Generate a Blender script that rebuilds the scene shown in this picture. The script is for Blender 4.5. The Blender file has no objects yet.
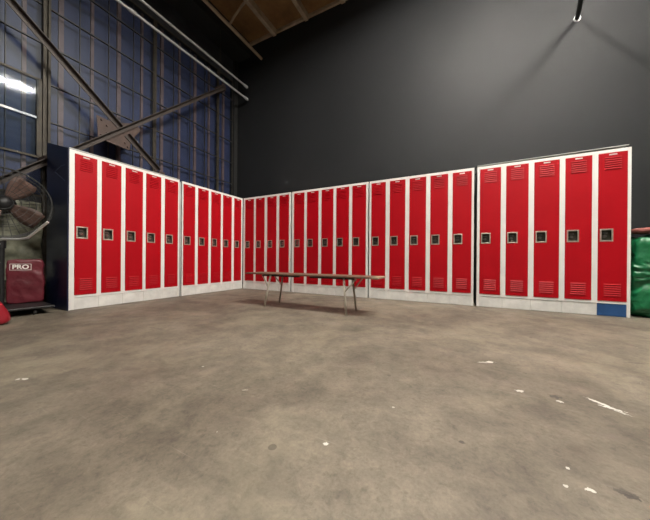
import bpy, bmesh, math, random
from mathutils import Vector, Matrix, noise
PI = math.pi
scn = bpy.context.scene
C = scn.collection
random.seed(7)

# ------------------------------------------------------------------ camera
cam_d = bpy.data.cameras.new('camera'); cam = bpy.data.objects.new('camera', cam_d); C.objects.link(cam)
cam_d.sensor_fit = 'HORIZONTAL'; cam_d.sensor_width = 36.0; cam_d.lens = 14.47
cam_d.clip_start = 0.02; cam_d.clip_end = 200
yaw, pitch, roll = 0.47208, -0.00104, 0.00755
F = Vector((-math.sin(yaw)*math.cos(pitch), math.cos(yaw)*math.cos(pitch), math.sin(pitch)))
R0 = Vector((math.cos(yaw), math.sin(yaw), 0)); U0 = R0.cross(F)
R = math.cos(roll)*R0 + math.sin(roll)*U0; U = -math.sin(roll)*R0 + math.cos(roll)*U0
M = Matrix((R, U, -F)).transposed().to_4x4(); M.translation = Vector((4.23737, -4.2957, 0.64709))
cam.matrix_world = M
scn.camera = cam

# ------------------------------------------------------------------ world, lights, exposure
world = bpy.data.worlds.new('world'); scn.world = world; world.use_nodes = True
bg = world.node_tree.nodes['Background']; bg.inputs[0].default_value = (0.80, 0.86, 1.0, 1); bg.inputs[1].default_value = 0.035
scn.view_settings.view_transform = 'Standard'; scn.view_settings.look = 'None'
scn.view_settings.gamma = 1.0; scn.view_settings.use_curve_mapping = False
scn.view_settings.exposure = 0.75

CEIL = 6.12
LAMPS = [  # x, y, z, radiance of its two tubes (the tubes themselves are built with the fixtures)
    (6.2, -2.0, 5.85, 780),
    (4.6, -2.0, 5.85, 780),
    (7.6, -5.8, 5.60, 360),
    (5.2, -5.8, 5.60, 360),
]
# ------------------------------------------------------------------ materials
def mat(name, color=(.5,.5,.5), rough=.5, metal=0, bump=0, bscale=20, var=0, vscale=4, spec=.5, coat=0, var_col=None, emis=None):
    m = bpy.data.materials.new(name); m.use_nodes = True
    nt = m.node_tree; b = nt.nodes['Principled BSDF']
    b.inputs['Base Color'].default_value = (*color, 1); b.inputs['Roughness'].default_value = rough
    b.inputs['Metallic'].default_value = metal; b.inputs['Specular IOR Level'].default_value = spec
    b.inputs['Coat Weight'].default_value = coat
    tc = nt.nodes.new('ShaderNodeTexCoord')
    if var:
        n = nt.nodes.new('ShaderNodeTexNoise'); n.inputs['Scale'].default_value = vscale; n.inputs['Detail'].default_value = 6
        n.inputs['Roughness'].default_value = .65
        nt.links.new(tc.outputs['Object'], n.inputs['Vector'])
        r = nt.nodes.new('ShaderNodeValToRGB')
        r.color_ramp.elements[0].position = .35; r.color_ramp.elements[1].position = .65
        c2 = var_col if var_col else tuple(c*(1-var) for c in color)
        r.color_ramp.elements[0].color = (*c2, 1); r.color_ramp.elements[1].color = (*color, 1)
        nt.links.new(n.outputs['Fac'], r.inputs['Fac']); nt.links.new(r.outputs['Color'], b.inputs['Base Color'])
    if bump:
        n2 = nt.nodes.new('ShaderNodeTexNoise'); n2.inputs['Scale'].default_value = bscale; n2.inputs['Detail'].default_value = 5
        nt.links.new(tc.outputs['Object'], n2.inputs['Vector'])
        bp = nt.nodes.new('ShaderNodeBump'); bp.inputs['Strength'].default_value = bump; bp.inputs['Distance'].default_value = .01
        nt.links.new(n2.outputs['Fac'], bp.inputs['Height']); nt.links.new(bp.outputs['Normal'], b.inputs['Normal'])
    if emis:
        b.inputs['Emission Color'].default_value = (*emis[:3], 1); b.inputs['Emission Strength'].default_value = emis[3]
    return m

white = mat('white_enamel', (.82,.81,.78), .42, var=.06, vscale=3, bump=.05, bscale=12)
white_worn = mat('white_enamel_worn', (.82,.81,.78), .5, var=.22, vscale=5, bump=.1, bscale=14)
red = mat('red_enamel', (.41,.0008,.007), .5, var=.10, vscale=2.5, bump=.03, bscale=5, spec=.22)
navy = mat('navy_enamel', (.007,.014,.048), .38, var=.25, vscale=4, bump=.04, bscale=6)
navy_mark = mat('navy_scuff', (.10,.13,.20), .5)
plinth_blue = mat('blue_enamel', (.022,.085,.24), .45, var=.2, vscale=6)
nickel = mat('brushed_nickel', (.66,.60,.50), .38, metal=.7, var=.2, vscale=20)
dark_steel = mat('dark_steel', (.035,.033,.03), .38, metal=.6)
cup_metal = mat('cup_metal', (.20,.19,.155), .35, metal=.6, var=.4, vscale=25)
steel_dial = mat('dial_steel', (.45,.43,.40), .28, metal=1)
plate = mat('name_plate_metal', (.70,.66,.62), .35, metal=.4)
galv = mat('galvanised_sheet', (.50,.50,.49), .5, metal=.1, var=.25)
tin = mat('thin_pale_sheet', (.55,.55,.52), .5, var=.3)
frame_steel = mat('rusty_window_steel', (.060,.049,.034), .6, metal=.2, var=.45, vscale=9, bump=.2, bscale=40)
muntin_mat = mat('muntin_steel', (.022,.020,.020), .55, var=.4, vscale=12)
brace_mat = mat('brown_primed_steel', (.050,.034,.027), .6, var=.35, vscale=6, bump=.15, bscale=30)
gusset_mat = mat('brown_gusset_steel', (.070,.040,.031), .65, var=.3, vscale=8, bump=.15, bscale=30)
board = mat('blue_painted_board', (.045,.052,.120), .7, var=.28, vscale=2.2)
batten = mat('pinkish_batten', (.24,.14,.125), .7, var=.35, vscale=5)
pipe_mat = mat('galvanised_pipe', (.60,.60,.60), .4, metal=.25, var=.2, vscale=8)
ply = mat('ceiling_plywood', (.34,.175,.065), .75, var=.45, vscale=1.6, bump=.1, bscale=10)
joist_mat = mat('ceiling_joist_wood', (.50,.38,.26), .7, var=.35, vscale=4)
black_soft = mat('black_soffit', (.012,.012,.012), .8)
post_black = mat('black_powder_coat', (.012,.012,.013), .45)
bench_top = mat('bench_plywood', (.21,.13,.085), .5, var=.4, vscale=6)
bench_edge = mat('bench_edge_wood', (.46,.33,.23), .55, var=.3, vscale=9)
bench_leg = mat('bench_leg_steel', (.62,.57,.48), .45, metal=.1, var=.35, vscale=12)
maroon = mat('maroon_vinyl', (.13,.014,.024), .42, var=.3, vscale=5, bump=.8, bscale=9)
bright_red = mat('red_vinyl', (.27,.010,.020), .4, bump=.3, bscale=8)
letter = mat('white_print', (.75,.72,.68), .6)
green = mat('green_nylon', (.004,.140,.048), .42, var=.25, vscale=6, bump=.6, bscale=14)
pinkish = mat('faded_red_cloth', (.33,.10,.085), .7, var=.35, vscale=10, bump=.5, bscale=14)
tarp_mat = mat('dusty_plastic_sheet', (.36,.36,.27), .5, var=.5, vscale=5, bump=.7, bscale=9, var_col=(.15,.155,.11))
blade_mat = mat('fan_blade_wood_brown', (.135,.078,.062), .55, var=.45, vscale=5, bump=.1)
wire_mat = mat('fan_guard_wire', (.06,.06,.06), .45, metal=.6)
chrome = mat('chrome_tube', (.75,.75,.75), .35, metal=.5)
rubber = mat('black_rubber', (.015,.015,.015), .7)
fixture_white = mat('fixture_white', (.7,.7,.7), .5)

# black painted wall
wall_black = mat('black_wall_paint', (.0148,.0157,.0172), .60, spec=.30, var=.16, vscale=.8, bump=.12, bscale=5)
wall_low = mat('dark_lower_wall', (.028,.030,.036), .7, var=.4, vscale=3)

# window glass: clear sheet that mirrors a little
glass = bpy.data.materials.new('window_glass'); glass.use_nodes = True
nt = glass.node_tree; nt.nodes.clear()
o_ = nt.nodes.new('ShaderNodeOutputMaterial'); mx = nt.nodes.new('ShaderNodeMixShader'); tr = nt.nodes.new('ShaderNodeBsdfTransparent')
gl = nt.nodes.new('ShaderNodeBsdfGlossy'); fr = nt.nodes.new('ShaderNodeFresnel')
tcg = nt.nodes.new('ShaderNodeTexCoord'); ng = nt.nodes.new('ShaderNodeTexNoise'); ng.inputs['Scale'].default_value = 3.5
bg_ = nt.nodes.new('ShaderNodeBump'); bg_.inputs['Strength'].default_value = .05; bg_.inputs['Distance'].default_value = .02
nt.links.new(tcg.outputs['Object'], ng.inputs['Vector']); nt.links.new(ng.outputs['Fac'], bg_.inputs['Height'])
nt.links.new(bg_.outputs['Normal'], gl.inputs['Normal'])
tr.inputs[0].default_value = (.82,.86,.90,1); gl.inputs['Roughness'].default_value = .42; fr.inputs['IOR'].default_value = 1.5
ge = nt.nodes.new('ShaderNodeNewGeometry'); mi = nt.nodes.new('ShaderNodeMath'); mi.operation = 'MULTIPLY_ADD'   # same index at the back face of the sheet
mi.inputs[1].default_value = 1/1.5 - 1.5; mi.inputs[2].default_value = 1.5
nt.links.new(ge.outputs['Backfacing'], mi.inputs[0]); nt.links.new(mi.outputs[0], fr.inputs['IOR'])
mf = nt.nodes.new('ShaderNodeMath'); mf.operation = 'MULTIPLY'; mf.inputs[1].default_value = .30; mf.name = 'haze'
nt.links.new(fr.outputs[0], mf.inputs[0]); nt.links.new(mf.outputs[0], mx.inputs[0]); nt.links.new(tr.outputs[0], mx.inputs[1]); nt.links.new(gl.outputs[0], mx.inputs[2])
nt.links.new(mx.outputs[0], o_.inputs[0])

glass_clean = glass.copy(); glass_clean.name = 'clean_glass'
for n_ in glass_clean.node_tree.nodes:
    if n_.type == 'BSDF_GLOSSY': n_.inputs['Roughness'].default_value = .04
    if n_.name == 'haze': n_.inputs[1].default_value = 1.0

# concrete floor with stains, chips and old paint
def floor_material():
    m = bpy.data.materials.new('worn_concrete'); m.use_nodes = True
    nt = m.node_tree; N = nt.nodes; L = nt.links; b = N['Principled BSDF']
    tc = N.new('ShaderNodeTexCoord')
    def noise_(scale, detail=6, rough=.6, w=None, dist=0):
        n = N.new('ShaderNodeTexNoise'); n.inputs['Scale'].default_value = scale; n.inputs['Detail'].default_value = detail
        n.inputs['Roughness'].default_value = rough; n.inputs['Distortion'].default_value = dist
        L.new(w if w else tc.outputs['Object'], n.inputs['Vector']); return n.outputs['Fac']
    def ramp(fac, a, ca, c, cc):
        r = N.new('ShaderNodeValToRGB'); r.color_ramp.elements[0].position = a; r.color_ramp.elements[0].color = (*ca, 1)
        r.color_ramp.elements[1].position = c; r.color_ramp.elements[1].color = (*cc, 1); L.new(fac, r.inputs['Fac']); return r.outputs['Color']
    def mix(kind, f, a, c):
        x = N.new('ShaderNodeMix'); x.data_type = 'RGBA'; x.blend_type = kind
        if isinstance(f, (int, float)): x.inputs[0].default_value = f
        else: L.new(f, x.inputs[0])
        for i, v in ((6, a), (7, c)):
            if isinstance(v, tuple): x.inputs[i].default_value = (*v, 1)
            else: L.new(v, x.inputs[i])
        return x.outputs[2]
    def ma(op, a, c=None, clamp=False):
        x = N.new('ShaderNodeMath'); x.operation = op; x.use_clamp = clamp
        for i, v in ((0, a), (1, c)):
            if v is None: continue
            if isinstance(v, (int, float)): x.inputs[i].default_value = v
            else: L.new(v, x.inputs[i])
        return x.outputs[0]
    base = ramp(noise_(.9, 8, .62, dist=.4), .32, (.130,.109,.082), .68, (.262,.226,.174))
    med = ramp(noise_(5.5, 10, .7, dist=.3), .30, (.55,.55,.56), .62, (1.08,1.08,1.07))
    col = mix('MULTIPLY', 1.0, base, med)
    fine = ramp(noise_(70, 4, .75), .30, (.72,.72,.72), .7, (1.16,1.16,1.16))
    col = mix('MULTIPLY', .75, col, fine)
    pits = ramp(noise_(23, 8, .8, dist=.6), .36, (.60,.59,.58), .50, (1.0,1.0,1.0))
    col = mix('MULTIPLY', .7, col, pits)
    ochre = ramp(noise_(1.7, 7, .7, dist=.5), .50, (0,0,0), .70, (1,1,1))
    col = mix('MIX', ma('MULTIPLY', ochre, .40), col, (.36,.315,.225))
    # fine scratches, stretched both ways
    for rz, sc in ((.5, (3, 60, 1)), (1.9, (4, 75, 1))):
        mp = N.new('ShaderNodeMapping'); mp.inputs['Rotation'].default_value = (0, 0, rz); mp.inputs['Scale'].default_value = sc
        L.new(tc.outputs['Object'], mp.inputs['Vector'])
        s = ramp(noise_(1.0, 3, .5, mp.outputs['Vector']), .68, (0,0,0), .76, (1,1,1))
        col = mix('MIX', ma('MULTIPLY', s, .18), col, (.47,.43,.36))
    # pale speckles
    v = N.new('ShaderNodeTexVoronoi'); v.inputs['Scale'].default_value = 9; L.new(tc.outputs['Object'], v.inputs['Vector'])
    rr = N.new('ShaderNodeSeparateColor'); L.new(v.outputs['Color'], rr.inputs[0])
    keep = ma('GREATER_THAN', rr.outputs[0], .86)
    dot = ma('LESS_THAN', v.outputs['Distance'], ma('MULTIPLY', rr.outputs[1], .075))
    col = mix('MIX', ma('MULTIPLY', ma('MULTIPLY', keep, dot), .55), col, (.68,.65,.58))
    dark = ma('MULTIPLY', ma('LESS_THAN', rr.outputs[0], .10), ma('LESS_THAN', v.outputs['Distance'], ma('MULTIPLY', rr.outputs[2], .14)))
    col = mix('MIX', ma('MULTIPLY', dark, .6), col, (.07,.055,.045))
    # particular marks: (x, y, rx, ry, angle, colour, strength)
    sep = N.new('ShaderNodeSeparateXYZ'); L.new(tc.outputs['Object'], sep.inputs[0])
    warp = ma('MULTIPLY', ma('SUBTRACT', noise_(95, 3, .6), .5), 2.6)
    def spot(x, y, rx, ry, ang, colr, st, soft=.25):
        nonlocal col
        ca, sa = math.cos(ang), math.sin(ang)
        dx = ma('SUBTRACT', sep.outputs[0], x); dy = ma('SUBTRACT', sep.outputs[1], y)
        u = ma('DIVIDE', ma('ADD', ma('MULTIPLY', dx, ca), ma('MULTIPLY', dy, sa)), rx)
        w = ma('DIVIDE', ma('SUBTRACT', ma('MULTIPLY', dy, ca), ma('MULTIPLY', dx, sa)), ry)
        d = ma('ADD', ma('SQRT', ma('ADD', ma('MULTIPLY', u, u), ma('MULTIPLY', w, w))), warp)
        mk = ma('DIVIDE', ma('SUBTRACT', 1.0, d), soft, True)
        col = mix('MIX', ma('MULTIPLY', mk, st), col, colr)
    Wc, Dk = (.72,.70,.64), (.045,.038,.032)
    spot(4.422,-2.323,.020,.016,.3,Wc,.9); spot(4.40,-2.34,.055,.012,.5,Wc,.5)
    spot(4.516,-2.692,.022,.012,.2,Wc,.75)
    spot(4.657,-2.681,.03,.02,.3,Dk,.8); spot(4.66,-2.725,.014,.010,0,Wc,.7)
    spot(4.82,-2.654,.055,.010,-.75,Wc,.9); spot(4.845,-2.69,.045,.009,-.3,Wc,.85); spot(4.865,-2.715,.03,.007,-.6,Wc,.6)
    spot(3.828,-3.475,.010,.008,0,Wc,.95)
    spot(2.187,-3.782,.020,.010,.3,Wc,.85); spot(2.16,-3.80,.012,.010,0,Wc,.7)
    spot(4.661,-3.262,.028,.016,-.3,Dk,.95); spot(4.645,-3.245,.05,.03,-.3,(.12,.10,.08),.6,.8)
    spot(4.574,-3.293,.012,.008,.3,Wc,.8); spot(4.547,-3.22,.007,.006,0,Wc,.8); spot(4.518,-3.307,.006,.006,0,Wc,.7)
    spot(4.253,-3.241,.012,.008,0,Dk,.75); spot(4.586,-2.42,.01,.008,0,Dk,.7)
    spot(3.302,-3.323,.016,.006,.5,(.48,.44,.37),.6)
    spot(5.25,-1.90,.07,.018,.3,Dk,.45,.6); spot(4.75,-2.95,.05,.03,.3,(.15,.12,.10),.6,.8)
    # long soft dark drag marks
    spot(3.55,-3.33,.75,.022,.25,(.13,.105,.085),.40,.9)
    spot(3.50,-3.52,.35,.03,.12,(.13,.105,.085),.40,.9)
    spot(4.15,-3.62,.35,.03,.55,(.13,.105,.085),.35,.9)
    spot(3.0,-2.9,.9,.03,.55,(.15,.12,.10),.25,.9)
    L.new(col, b.inputs['Base Color'])
    L.new(ramp(noise_(3, 6, .6), .3, (.48,)*3, .7, (.72,)*3), b.inputs['Roughness'])
    bp = N.new('ShaderNodeBump'); bp.inputs['Strength'].default_value = .35; bp.inputs['Distance'].default_value = .004
    L.new(noise_(45, 6, .7), bp.inputs['Height']); L.new(bp.outputs['Normal'], b.inputs['Normal'])
    return m
concrete = floor_material()

# ------------------------------------------------------------------ mesh helpers
def box(bm, x0, y0, z0, x1, y1, z1, M=None):
    vs = [bm.verts.new(p) for p in [(x0,y0,z0),(x1,y0,z0),(x1,y1,z0),(x0,y1,z0),(x0,y0,z1),(x1,y0,z1),(x1,y1,z1),(x0,y1,z1)]]
    for f in ((0,3,2,1),(4,5,6,7),(0,1,5,4),(1,2,6,5),(2,3,7,6),(3,0,4,7)):
        bm.faces.new([vs[i] for i in f])
    if M: bmesh.ops.transform(bm, matrix=M, verts=vs)
    return vs
def prism(bm, pts, axis, a, b):
    """pts: 2-D outline; extruded along axis from a to b"""
    def mk(p, t):
        q = list(p); q.insert(axis, t); return bm.verts.new(q)
    A = [mk(p, a) for p in pts]; B = [mk(p, b) for p in pts]; n = len(pts)
    bm.faces.new(A); bm.faces.new(B[::-1])
    for i in range(n): bm.faces.new([A[i], B[i], B[(i+1) % n], A[(i+1) % n]])
    bmesh.ops.recalc_face_normals(bm, faces=bm.faces)
def tube(bm, pts, r, n=8, closed=False):
    pts = [Vector(p) for p in pts]; rings = []; m = len(pts)
    up = None
    for i, p in enumerate(pts):
        if closed: t = (pts[(i+1) % m] - pts[i-1]).normalized()
        else: t = (pts[min(i+1, m-1)] - pts[max(i-1, 0)]).normalized()
        if up is None: up = Vector((0,0,1)) if abs(t.z) < .9 else Vector((1,0,0))
        a = t.cross(up).normalized(); c = a.cross(t).normalized(); up = c
        rr = r[i] if isinstance(r, (list, tuple)) else r
        rings.append([bm.verts.new(p + rr*(math.cos(2*PI*k/n)*a + math.sin(2*PI*k/n)*c)) for k in range(n)])
    rng = range(m) if closed else range(m-1)
    for i in rng:
        A, B = rings[i], rings[(i+1) % m]
        for k in range(n): bm.faces.new([A[k], A[(k+1) % n], B[(k+1) % n], B[k]])
    if not closed: bm.faces.new(rings[0][::-1]); bm.faces.new(rings[-1])
def bar(bm, p, q, w, h, up=(0,0,1)):
    """rectangular bar from p to q, w sideways, h along up"""
    p, q = Vector(p), Vector(q); t = (q-p).normalized(); a = t.cross(Vector(up)).normalized(); c = a.cross(t).normalized()
    V = []
    for s in (p, q):
        for i, j in ((-1,-1),(1,-1),(1,1),(-1,1)): V.append(bm.verts.new(s + a*w/2*i + c*h/2*j))
    for f in ((0,1,2,3),(7,6,5,4),(0,4,5,1),(1,5,6,2),(2,6,7,3),(3,7,4,0)): bm.faces.new([V[i] for i in f])
def obj(name, bm, m, parent=None, bevel=0, smooth=False):
    bmesh.ops.recalc_face_normals(bm, faces=bm.faces)
    me = bpy.data.meshes.new(name); bm.to_mesh(me); bm.free()
    me.materials.append(m)
    if smooth:
        for p in me.polygons: p.use_smooth = True
    o = bpy.data.objects.new(name, me); C.objects.link(o)
    if parent: o.parent = parent
    if bevel:
        b = o.modifiers.new('bevel', 'BEVEL'); b.width = bevel; b.segments = 2; b.limit_method = 'ANGLE'
    return o
def tag(o, label, cat, group=None):
    o['label'] = label; o['category'] = cat
    if group: o['group'] = group
    return o
def thing(name, label, cat, loc=(0,0,0), rz=0, group=None):
    o = bpy.data.objects.new(name, None); C.objects.link(o); o.location = loc; o.rotation_euler = (0,0,rz)
    o.empty_display_size = .1
    return tag(o, label, cat, group)
def struct(name, bm, m, parent=None, **k):
    o = obj(name, bm, m, parent, **k)
    if not parent: o['kind'] = 'structure'
    return o
def B(*boxes):
    bm = bmesh.new()
    for b in boxes: box(bm, *b)
    return bm

# ------------------------------------------------------------------ room shell
WX, WY = -1.0, 0.75
bm = B((WX-.3, -12, -.2, 14, WY+.2, 0)); struct('floor', bm, concrete)
struct('wall_back', B((WX-.3, WY, 0, 14, WY+.2, CEIL)), wall_black)
bm = B((WX-.3, -12, 0, WX, WY, 1.50), (WX-.3, -12, 5.25, WX, WY, CEIL), (WX-.3, -12, 1.5, WX-.14, WY, 5.25), (WX-.3, .66, 1.5, WX, WY, 5.25))
struct('wall_left', bm, wall_low)
struct('wall_right', B((14, -12, 0, 14.2, WY+.2, CEIL)), wall_black)
struct('wall_front', B((WX-.3, -12.2, 0, 14.2, -12, CEIL)), wall_black)
struct('ceiling', B((WX-.3, -12, CEIL, 14.2, WY+.2, CEIL+.2)), ply)
struct('trim_1', B((WX, -12, 5.78, -.50, WY, CEIL)), black_soft)            # dark soffit above the windows
struct('trim_2', B((-.50, WY-.05, CEIL-.07, 14, WY, CEIL)), joist_mat, bevel=.006)   # ledger along the back wall
# windows, one per bay
cols = [-5.78, -4.29, -2.80, -1.305, .18, .66]
ZR = [1.52, 2.045, 2.59, 3.125, 3.668, 4.21, 4.75, 5.24]
for k in range(5):
    y0, y1 = cols[k], cols[k+1]
    n = 4 if k < 4 else 1
    bm = B((WX-.03, y0+.015, 1.50, WX+.002, y0+.030, 5.25), (WX-.03, y1-.030, 1.50, WX+.002, y1-.015, 5.25),
           (WX-.03, y0+.03, 1.50, WX+.012, y1-.03, 1.525), (WX-.03, y0+.03, 5.225, WX+.012, y1-.03, 5.25))
    w = struct('window_%d' % (k+1), bm, frame_steel)
    bm = bmesh.new(); box(bm, WX-.012, y0+.028, 1.52, WX-.006, y1-.028, 5.23)
    obj('glass', bm, glass, w)
    bm = bmesh.new()
    ys = [y0 + (y1-y0)*i/n for i in range(1, n)]
    for y in ys: box(bm, WX-.02, y-.005, 1.52, WX+.004, y+.005, 5.23)
    for z in ZR[1:-1]: box(bm, WX-.02, y0+.028, z-.008, WX+.010, y1-.028, z+.008)
    obj('muntin', bm, muntin_mat, w)
    bm = B((WX-.13, y0, 1.5, WX-.12, y1, 5.25)); obj('painted_board', bm, board, w)
    for i in range(n):
        yc = y0 + (y1-y0)*(i+.5)/n
        wd = .028 if i % 2 == 0 else .02
        obj('batten', B((WX-.12, yc-wd, 1.5, WX-.085, yc+wd, 5.25)), batten, w)
    if k == 1:   # the openable light near the fan, a proud steel frame
        bm = bmesh.new()
        a, b2, lo, hi = y0+.12, y1-.045, 2.045, 3.125
        for q in ((a, lo-.012, b2, lo+.014), (a, hi-.014, b2, hi+.012), (a, lo, a+.03, hi), (b2-.05, lo, b2, hi)):
            box(bm, WX-.01, q[0], q[1], WX+.03, q[2], q[3])
        obj('vent_frame', bm, frame_steel, w)
        bm = bmesh.new(); box(bm, -.003, (a-b2)/2+.02, (lo-hi)/2+.01, .003, (b2-a)/2-.03, (hi-lo)/2-.01)
        vg = obj('vent_glass', bm, glass_clean, w); vg.location = (WX+.014, (a+b2)/2, (lo+hi)/2); vg.rotation_euler = (0, .012, -.022)
        bm = B((WX-.005, a, 2.575, WX+.026, b2, 2.603)); obj('vent_rail', bm, mat('lit_rail', (.38,.38,.38), .4, metal=.4, var=.5, vscale=15), w)  # pale grey stands in for light caught on this muntin's edge
# steel mullion posts between bays (pairs of angles)
for i, y in enumerate(cols[1:5]):
    bm = bmesh.new(); w = .040 if y < -2 else .017; g = w*.3; dd = .045 if y < -2 else .02
    box(bm, WX-.03, y-w, 0.0, WX+dd, y-g, 5.25); box(bm, WX-.03, y+g, 0.0, WX+dd, y+w, 5.25)
    box(bm, WX-.03, y-g-.002, 0.0, WX+.008, y+g+.002, 5.25)
    struct('trim_%d' % (i+3), bm, frame_steel, bevel=.003)
struct('trim_7', B((WX, .64, 1.5, WX+.06, WY, 5.78)), black_soft)

# cross brace of steel angles with gusset plates, bolted in front of the windows
cb = thing('cross_brace', 'brown steel cross brace with gusset plate bolted in front of the blue windows', 'brace', (-.7, -2.0, 2.7))
def rel(p): return Vector(p) - Vector((-.7, -2.0, 2.7))
def angle_bar(name, p, q, off):
    d = (Vector(q)-Vector(p)).normalized(); nrm = Vector((1,0,0)); side = d.cross(nrm).normalized()
    if side.z < 0: side = -side
    bm = bmesh.new()
    bar(bm, rel(p)+nrm*off, rel(q)+nrm*off, .075, .010, up=(1,0,0))            # flat leg against the plate
    bar(bm, rel(p)+nrm*(off+.032)+side*.033, rel(q)+nrm*(off+.032)+side*.033, .010, .07, up=(1,0,0))   # standing leg
    return obj(name, bm, brace_mat, cb)
angle_bar('diagonal_bar', (-.7,-4.05,4.51), (-.7,-2.02,2.77), .0)
angle_bar('diagonal_bar', (-.7,-1.93,2.695), (-.7,-1.42,2.26), .0)
angle_bar('diagonal_bar', (-.7,-3.35,1.50), (-.7,.10,4.69), .012)
bm = bmesh.new(); prism(bm, [(-.33,.14),(-.31,-.19),(-.16,-.215),(.12,-.235),(.145,-.06),(.29,.17),(.23,.26),(-.05,.15),(-.18,.125)], 0, -.018, -.008)
gp = obj('gusset_plate', bm, gusset_mat, cb)
for yy, zz in ((-.27,.09),(-.2,.03),(.12,.17),(.21,.20),(.05,-.14),(.09,-.19),(-.2,-.08),(-.27,-.14)):
    bm = bmesh.new(); tube(bm, [(-.008,yy,zz),(.012,yy,zz)], .012, 6); obj('bolt_head', bm, gusset_mat, gp)
for yy, zz in ((.10,4.69),(-1.33,2.22),(-4.0,4.47),(-2.84,1.97)):
    bm = bmesh.new(); q = rel((-1.0+.045, yy, zz)); box(bm, q.x, q.y-.05, q.z-.05, q.x+.24, q.y+.05, q.z+.05); obj('bracket', bm, gusset_mat, cb)

# pipes running along the window wall
def pipe(name, label, x, z, y0, y1, r, couplings, group=None, m=pipe_mat):
    t = thing(name, label, 'pipe', (x, y1, z), 0, group)
    bm = bmesh.new(); tube(bm, [(0, y0-y1, 0), (0, 0, 0)], r, 12); obj('pipe', bm, m, t, smooth=False)
    for c in couplings:
        bm = bmesh.new(); tube(bm, [(0,c-.05-y1,0),(0,c+.05-y1,0)], r*1.45, 12); obj('coupling', bm, m, t)
    return t
p1 = pipe('conduit_pipe', 'lower of two parallel grey pipes running high along the windows', -.56, 4.70, -8, .70, .022, (-1.92, .66))
p2 = pipe('conduit_pipe', 'upper of two parallel grey pipes running high along the windows', -.56, 5.00, -8, .68, .022, (.64,))
for t, zz in ((p1, 4.70), (p2, 5.0)):
    for y in (-3.4, -.15):
        bm = bmesh.new()
        tube(bm, [(0, y-t.location.y, .02), (0, y-t.location.y, 5.78-zz if t is p2 else .275)], .006, 6)
        obj('hanger_rod', bm, frame_steel, t)
cp = thing('ceiling_conduit', 'beige conduit with a curved branch, at the left edge of the plywood ceiling', 'pipe', (-.13, .75, 5.60))
bm = bmesh.new(); tube(bm, [(0,-8,0),(0,-.02,0)], .035, 12); obj('main_pipe', bm, joist_mat, cp)
bm = bmesh.new(); tube(bm, [(0,-1.05,0),(0,-.99,.12),(.03,-.94,.26),(.10,-.91,.36),(.22,-.92,.42),(.5,-.98,.44),(.9,-1.1,.44)], .022, 10); obj('branch_pipe', bm, joist_mat, cp, smooth=True)
for k in range(15):
    x = .30 + .885*k
    struct('trim_%d' % (8+k), B((x-.045, -12, CEIL-.15, x+.045, WY-.05, CEIL)), joist_mat, bevel=.006)

# rod fixed to the back wall
hr = thing('stay_rod', 'black steel rod anchored high on the black back wall', 'rod', (5.749, .75, 4.178))
bm = bmesh.new(); tube(bm, [(0,-.01,0), (-.15*3.2, -3.2, .27*3.2)], .028, 12)
obj('rod', bm, post_black, hr)
bm = bmesh.new(); tube(bm, [(0,-.001,0),(0,-.012,0)], .042, 14); obj('anchor_plate', bm, pipe_mat, hr)

# lamps
for i, (x, y, z, p) in enumerate(LAMPS):
    t = thing('fluorescent_fixture', 'white hanging fluorescent tube fixture under the ceiling', 'ceiling light', (x, y, z), 0, 'fluorescent fixtures')
    bm = bmesh.new(); prism(bm, [(-.11,-.03),(-.05,.04),(.05,.04),(.11,-.03),(.10,-.03),(.045,.03),(-.045,.03),(-.10,-.03)], 1, -.62, .62)
    obj('reflector', bm, fixture_white, t)
    for s in (-.035, .035):
        bm = bmesh.new(); tube(bm, [(s,-.58,-.01),(s,.58,-.01)], .013, 8); obj('tube', bm, mat('tube_glow', (.9,.9,.9), .5, emis=(1, .95, .86, p)), t)
    for s in (-.5, .5):
        bm = bmesh.new(); tube(bm, [(0,s,.04),(0,s,CEIL-z)], .004, 6); obj('chain', bm, wire_mat, t)

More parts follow.
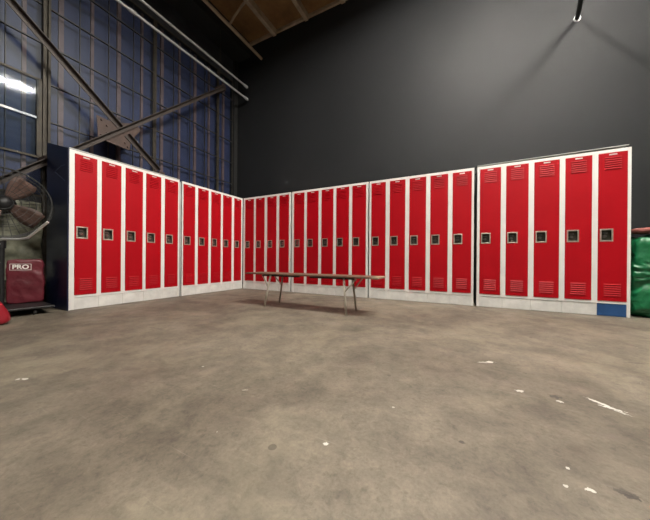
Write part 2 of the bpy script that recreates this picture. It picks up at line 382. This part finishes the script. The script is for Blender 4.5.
# ------------------------------------------------------------------ lockers
Z0, Z1, H = .180, 1.943, 1.98
LOUV = 6
def make_door(w, parent, x0):
    bm = bmesh.new(); g = .003
    a, b = x0+g, x0+w-g; lo, hi = Z0+g, Z1-g
    cx0, cx1, cz0, cz1 = x0+.020, x0+.128, .893, 1.036
    y0, y1 = -.005, .016
    box(bm, a, y0, lo, b, y1, cz0); box(bm, a, y0, cz1, b, y1, hi); box(bm, a, y0, cz0, cx0, y1, cz1); box(bm, cx1, y0, cz0, b, y1, cz1)
    mid = x0 + w*.5; hw = w*.29
    for zc in [1.752 + .026*i for i in range(LOUV)] + [.248 + .026*i for i in range(LOUV)]:
        # pressed louvre: a hood with a lit upper slope
        v = [bm.verts.new(p) for p in [(mid-hw, y0, zc+.010), (mid+hw, y0, zc+.010), (mid+hw-.004, y0-.008, zc-.003), (mid-hw+.004, y0-.008, zc-.003), (mid-hw, y0, zc-.005), (mid+hw, y0, zc-.005)]]
        bm.faces.new([v[0], v[3], v[2], v[1]]); bm.faces.new([v[3], v[4], v[5], v[2]]); bm.faces.new([v[0], v[4], v[3]]); bm.faces.new([v[1], v[2], v[5]])
    d = obj('door', bm, red, parent)
    bm = bmesh.new(); t = .011
    for q in ((cx0-.004, cz0-.004, cx1+.004, cz0+t), (cx0-.004, cz1-t, cx1+.004, cz1+.004), (cx0-.004, cz0+t, cx0+t, cz1-t), (cx1-t, cz0+t, cx1+.004, cz1-t)):
        box(bm, q[0], y0-.004, q[1], q[2], y0+.004, q[3])
    obj('handle_rim', bm, nickel, d, bevel=.002)
    bm = bmesh.new(); e = .0015; yb = .040
    box(bm, cx0, yb-e, cz0, cx1, yb, cz1)
    box(bm, cx0, y0+.002, cz0, cx0+e, yb, cz1); box(bm, cx1-e, y0+.002, cz0, cx1, yb, cz1)
    box(bm, cx0, y0+.002, cz0, cx1, yb, cz0+e); box(bm, cx0, y0+.002, cz1-e, cx1, yb, cz1)
    obj('handle_cup', bm, cup_metal, d)
    bm = bmesh.new(); tube(bm, [((cx0+cx1)/2-.008, yb, .955), ((cx0+cx1)/2-.008, .008, .955)], [.021, .017], 16)
    box(bm, cx0+.03, .012, .985, cx0+.07, yb, 1.0)
    obj('lock_dial', bm, steel_dial, d)
    obj('name_plate', B((mid-.034, y0-.003, 1.910, mid+.034, y0, 1.925)), plate, d, bevel=.001)
    return d
def locker_bank(label, loc, rz, W, doors, carcass, tilt=0, hood=False, side_panel=False, last_blue=False, top_sheet=False, filler=0, depth=.60):
    t = thing('locker_bank', label, 'lockers', loc, rz, None)
    bm = B((.004, .045, .004, W-.004, depth, H-.004), (.0, .02, .01, .012, .06, H-.002), (W-.012, .02, .01, W, .06, H-.002))
    obj('cabinet_body', bm, carcass, t)
    # front frame: stiles between the doors, head rail and foot rail
    bm = bmesh.new(); edges = [0] + [v for dd in doors for v in dd] + [W]
    for i in range(0, len(edges), 2):
        box(bm, edges[i], 0, .150 if 0 < i < len(edges)-2 else .004, edges[i+1], .045, H)
    for a, b in doors:
        box(bm, a, 0, Z1, b, .045, H); box(bm, a, 0, .152, b, .045, Z0)
    obj('front_frame', bm, white, t)
    for a, b in doors: make_door(b-a, t, a)
    # plinth in five pieces
    for i, (a, b) in enumerate(doors):
        l = edges[1] if i == 0 else (doors[i-1][1]+a)/2
        r = edges[-2] if i == len(doors)-1 else (b+doors[i+1][0])/2
        blue = last_blue and i == len(doors)-1
        if blue: l = a
        if last_blue and i == len(doors)-2: r = doors[i+1][0]
        p = obj('plinth_panel', B((l+.0012, .006, .004, r-.0012, .04, .1495)), plinth_blue if blue else white_worn, t, bevel=.0015)
        if blue: p['label'] = 'blue plinth panel under the right end door'
    if hood:      # sloping hood over the cabinets, just hidden from the front
        bm = bmesh.new(); prism(bm, [(.015, H), (depth, H), (depth, H+.175)], 0, .004, W); obj('sloping_top', bm, carcass, t)
        obj('front_lip', B((.0, -.004, H+.004, W, .012, H+.016)), galv, t)
    if top_sheet:
        bm = bmesh.new()
        V = [bm.verts.new(p) for p in [(0,.0,H+.014),(W-.02,.0,H+.024),(W-.02,depth,H+.10),(0,depth,H+.09),(0,.0,H+.021),(W-.02,.0,H+.033),(W-.02,depth,H+.11),(0,depth,H+.10)]]
        for f in ((0,3,2,1),(4,5,6,7),(0,1,5,4),(1,2,6,5),(2,3,7,6),(3,0,4,7)): bm.faces.new([V[i] for i in f])
        obj('top_sheet', bm, tin, t)
        obj('gap_shade_strip', B((.05,.06,H-.004,W-.05,.10,H+.02)), black_soft, t)  # black strip set back as the shade in the gap under the sheet
    if side_panel:
        bm = bmesh.new(); prism(bm, [(.0, .002), (.62, .002), (.62, 2.170), (.0, 1.985)], 0, -.014, -.001)
        s = obj('end_panel', bm, navy, t); s['label'] = 'navy blue end panel with a slanted top'
        bm = bmesh.new()
        for p, q in (((-.0155,.376,1.747),(-.0155,.184,1.794)), ((-.0155,.184,1.794),(-.0155,.07,1.79)), ((-.0155,.376,1.747),(-.0155,.07,1.59))):
            bar(bm, p, q, .008, .0025, up=(1,0,0))
        obj('scuff_outline', bm, navy_mark, s)
    if filler: obj('filler_strip', B((-filler, .030, .006, -.001, .036, H-.02)), galv, t)
    if tilt: t.rotation_euler.y = tilt
    return t
offwhite = mat('grey_carcass', (.42,.42,.41), .5, var=.2)
hp = math.pi/2
locker_bank('red locker bank at the left end, with a navy blue end panel', (0,-2.877,0), hp, 1.413,
    [(.050,.277),(.325,.553),(.604,.836),(.880,1.108),(1.166,1.390)], offwhite, hood=True, side_panel=True)
locker_bank('five-door red locker bank under the blue windows, meeting the room corner', (0,-1.412,0), hp, 1.411,
    [(.020,.248),(.307,.532),(.590,.819),(.873,1.101),(1.168,1.371)], offwhite, filler=.050)
locker_bank('four-door red locker bank in the corner, shorter than the other banks', (.026,0,0), 0, 1.239,
    [(.052,.298),(.356,.590),(.662,.900),(.970,1.208)], offwhite)
locker_bank('five-door red locker bank behind the right half of the bench, against the black wall', (1.305,0,0), 0, 1.555,
    [(.050,.286),(.344,.596),(.659,.902),(.961,1.209),(1.268,1.520)], offwhite, filler=.039)
locker_bank('five-door red locker bank just right of the bench, ending at the dark gap', (2.884,0,0), 0, 1.547,
    [(.034,.278),(.344,.592),(.653,.903),(.964,1.210),(1.270,1.518)], offwhite)
locker_bank('right end locker bank with one blue plinth panel and a loose top sheet', (4.470,0,0), 0, 1.541,
    [(.032,.282),(.340,.588),(.646,.903),(.957,1.207),(1.260,1.512)], offwhite, last_blue=True, top_sheet=True)

# ------------------------------------------------------------------ bench
bx, by = 2.48, -1.31
t = thing('folding_bench', 'long low wooden folding bench on splayed metal legs in front of the lockers', 'bench', (bx, by, 0))
obj('bench_top', B((-.97, -.17, .437, .96, .17, .455)), bench_top, t, bevel=.003)
obj('end_trim', B((.90, -.172, .434, .975, .172, .456)), bench_edge, t, bevel=.003)
for s in (-1, 1):
    bm = bmesh.new(); box(bm, s*.38-.30, -.13, .415, s*.38+.30, -.10, .437); box(bm, s*.38-.30, .10, .415, s*.38+.30, .13, .437)
    obj('batten', bm, dark_steel, t)
for s, foot, top in ((-1, -.61, -.53), (1, .60, .555)):
    for yy in (-.15, .15):
        bm = bmesh.new(); sg = 1 if yy > 0 else -1
        tube(bm, [(foot, yy+.02*sg, .001), (top, yy-.01*sg, .425)], .0135, 10)
        leg = obj('leg', bm, bench_leg, t, smooth=True)
        bm = bmesh.new(); k = .62; kx = foot + (top-foot)*k
        tube(bm, [(kx, yy+.006*sg, .43*k), (kx+s*.05, yy-.01*sg, .33), (kx+s*.13, yy-.03*sg, .425)], .009, 8)
        obj('strut', bm, bench_leg, leg, smooth=True)
    bm = bmesh.new(); tube(bm, [(top, -.13, .425), (top, .15, .425)], .011, 8); tube(bm, [(foot+(top-foot)*.5, -.14, .2125), (foot+(top-foot)*.5, .16, .2125)], .007, 8) if False else None
    obj('crossbar', bm, bench_leg, t)

# ------------------------------------------------------------------ left corner: fan, bag, pad, sheet
yawm = Matrix.Rotation(yaw+.25, 4, 'Z')
f = thing('pedestal_fan', 'large black industrial fan with brown blades on a wheeled base, beside the navy locker end', 'fan', (-.43, -3.32, 0))
base = Vector((-.43, -3.32, 0))
hub = Vector((-.424, -3.307, 1.271)) - base
# fan plane faces the camera side
fn = Vector((.97, -.24, 0)).normalized(); fx = Vector((-fn.y, fn.x, 0)).normalized(); fz = Vector((0,0,1))
def fp(r, a, o=0): return hub + fx*(r*math.cos(a)) + fz*(r*math.sin(a)) + fn*o
bmb = bmesh.new()
Mb = Matrix.Rotation(-.08, 4, 'Z')
box(bmb, -.30, -.45, .070, .44, .35, .095, Mb)
fb = obj('base_platform', bmb, post_black, f, bevel=.008)
for cxx, cyy in ((.37,-.37),(.37,.20),(-.24,-.37),(-.24,.20)):
    bm = bmesh.new(); q = Mb @ Vector((cxx, cyy, 0))
    tube(bm, [(q.x, q.y-.012, .030), (q.x, q.y+.012, .030)], .029, 14); tube(bm, [(q.x, q.y, .03), (q.x, q.y, .072)], .009, 8)
    obj('caster', bm, rubber, fb)
bm = bmesh.new(); tube(bm, [(0,0,.09),(0,0,.80)], .030, 14); tube(bm, [(0,0,.75),(0,0,.84)], .042, 14); obj('pole', bm, post_black, f, smooth=False)
bm = bmesh.new()
tube(bm, [hub+fn*-.30, hub+fn*-.28, hub+fn*-.12, hub+fn*-.08], [.04,.10,.105,.06], 18)
obj('motor', bm, post_black, f, smooth=True)
bm = bmesh.new(); tube(bm, [hub+fn*-.10, hub+fn*.02, hub+fn*.06, hub+fn*.075], [.085,.085,.06,.015], 20); hb = obj('hub', bm, post_black, f, smooth=True)
for k in range(4):
    a0 = math.radians(56 + 90*k)
    bm = bmesh.new(); rows = []
    for i in range(7):
        r = .06 + .28*i/6; wd = .07 + .15*math.sin(min(1, i/4.5)*PI/2)
        if i == 6: wd *= .85
        row = []
        for j in range(5):
            s = (j/4-.5)*wd
            row.append(bm.verts.new(fp(r, a0, .0) + (-math.sin(a0)*fx + math.cos(a0)*fz)*s*.92 + fn*(s*.45)))
        rows.append(row)
    for i in range(6):
        for j in range(4): bm.faces.new([rows[i][j], rows[i+1][j], rows[i+1][j+1], rows[i][j+1]])
    o = obj('blade', bm, blade_mat, f, smooth=True); sm = o.modifiers.new('thick', 'SOLIDIFY'); sm.thickness = .006
bm = bmesh.new()
for off, rs in ((.11, [.08,.14,.20,.26,.32,.385]), (-.13, [.14,.26,.385]), (-.01, [.40])):
    for r in rs:
        dz = off*(1 if r > .32 else 1.15)
        tube(bm, [fp(r, 2*PI*i/56, dz) for i in range(56)], .0026 if r < .38 else .005, 5, closed=True)
for k in range(36):
    a = 2*PI*k/36
    tube(bm, [fp(.08, a, .125), fp(.33, a, .122), fp(.385, a, .10), fp(.40, a, -.01), fp(.385, a, -.13), fp(.12, a, -.16)], .0020, 4)
obj('guard', bm, wire_mat, f)
P_ = lambda x, y, z: Vector((x, y, z)) - base
bm = bmesh.new(); tube(bm, [P_(-.43,-3.32,.80), P_(-.22,-3.45,.80), P_(.06,-3.41,.835), P_(.20,-3.325,.835), P_(.274,-3.287,.850), P_(.457,-3.194,1.015)], .012, 10); obj('handle_tube', bm, chrome, f)

# maroon bag on the base
bg_c = Vector((-.505, -3.105, .097)); rdir = Vector((.891, .455, 0)); fdir = Vector((-.455, .891, 0))
# its front faces the camera side: turn it about z
rz = math.radians(75)
bt = thing('equipment_bag', 'upright maroon vinyl bag with white PRO lettering, standing on the fan base', 'bag', bg_c, rz)
def soft_box(sx, sy, sz, nx=14, ny=6, nz=14, round_=6, amp=.01, seed=0, fscale=5, taper=0, cuts=15, fold=0):
    bm = bmesh.new(); bmesh.ops.create_cube(bm, size=2)
    bmesh.ops.subdivide_edges(bm, edges=bm.edges[:], cuts=cuts, use_grid_fill=True)
    for v in bm.verts:
        p = v.co; m = (abs(p.x)**round_ + abs(p.y)**round_ + abs(p.z)**round_)**(1/round_)
        q = p/m
        q = Vector((q.x*sx/2, q.y*sy/2, q.z*sz/2))
        tz = 1 - taper*(q.z/sz+.5); q.x *= tz; q.y *= tz
        n = noise.noise(Vector((q.x*fscale+seed, q.y*fscale, q.z*fscale)))*amp + noise.noise(Vector((q.x*fscale*2.7+seed, q.y*fscale*2.7, q.z*fscale*2.7)))*amp*.5
        if fold:
            w = Vector((q.x*5+seed, q.y*5, q.z*9 + 1.5*noise.noise(q*3)))
            n += fold*(1-abs(noise.noise(w))*3) + fold*.5*(1-abs(noise.noise(w*2.3+Vector((7,1,3))))*3)
        q += p.normalized()*n
        if q.z < -sz/2: q.z = -sz/2
        v.co = q + Vector((0,0,sz/2))
    return bm
obj('bag_body', soft_box(.30, .19, .525, amp=.014, seed=3, round_=14, cuts=30, fold=.005), maroon, bt, smooth=True)
def text_mesh(body, size, m, parent, loc, rot, name='lettering'):
    cu = bpy.data.curves.new('t', 'FONT'); cu.body = body; cu.size = size; cu.align_x = 'CENTER'; cu.align_y = 'CENTER'; cu.extrude = .002
    cu.offset = .002
    to = bpy.data.objects.new('t', cu); C.objects.link(to); bpy.context.view_layer.update()
    me = bpy.data.meshes.new_from_object(to.evaluated_get(bpy.context.evaluated_depsgraph_get()))
    bpy.data.objects.remove(to); me.materials.clear(); me.materials.append(m)
    o = bpy.data.objects.new(name, me); C.objects.link(o); o.parent = parent; o.location = loc; o.rotation_euler = rot
    return o
lt = text_mesh('PRO', .070, letter, bt, (-.04, -.104, .435), (hp,0,0)); lt.scale = (.98, 1, 1)
bm = bmesh.new()
for q in ((-.125,.398,.045,.402),(-.125,.470,.045,.474),(-.125,.398,-.121,.474),(.041,.398,.045,.474)):
    box(bm, q[0], -.1065, q[1], q[2], -.094, q[3])
obj('letter_border', bm, letter, bt)

pd = tag(obj('vinyl_pad', soft_box(.55, .34, .25, amp=.02, seed=9, round_=4.5, taper=.35), bright_red, smooth=True),
    'bright red vinyl pad on the floor at the left edge, before the fan', 'pad')
pd.location = (.235, -3.66, .0); pd.rotation_euler = (0, 0, hp)

# crumpled sheet hung over something against the wall
bm = bmesh.new(); rows = []
for i in range(41):
    z = 1.40*i/40
    row = []
    for j in range(51):
        y = -4.15 + 1.29*j/50
        d_ = .10 + .05*noise.noise(Vector((y*6, z*1.5, 0))) + .06*noise.noise(Vector((y*3.2, z*5.5, 4))) + .03*noise.noise(Vector((y*11, z*11, 4)))
        row.append(bm.verts.new((max(.02, d_-.02), y+3.5, z + .02*noise.noise(Vector((y*5, z*3, 9)))*(i > 2))))
    rows.append(row)
for i in range(40):
    for j in range(50): bm.faces.new([rows[i][j], rows[i][j+1], rows[i+1][j+1], rows[i+1][j]])
sh = tag(obj('plastic_sheet', bm, tarp_mat, smooth=True), 'crumpled dusty olive-grey sheet hanging on the wall behind the fan', 'sheet')
sh.location = (-.97, -3.5, .003); sm = sh.modifiers.new('thick', 'SOLIDIFY'); sm.thickness = .006

# ------------------------------------------------------------------ right edge: green bag, reddish bundle
gb = tag(obj('green_bag', soft_box(1.0, .62, .95, amp=.035, seed=21, round_=8, fscale=3.5, cuts=60, fold=.022), green, smooth=True),
    'bulky green nylon bag on the floor at the right end of the lockers', 'bag')
gb.location = (6.56, .36, .0)
rb = tag(obj('cloth_bundle', soft_box(.34, .3, .07, amp=.02, seed=5, round_=3, fscale=7, cuts=24, fold=.006), pinkish, smooth=True),
    'small faded red cloth bundle lying on top of the green bag', 'bundle')
rb.location = (6.27, .22, .985)
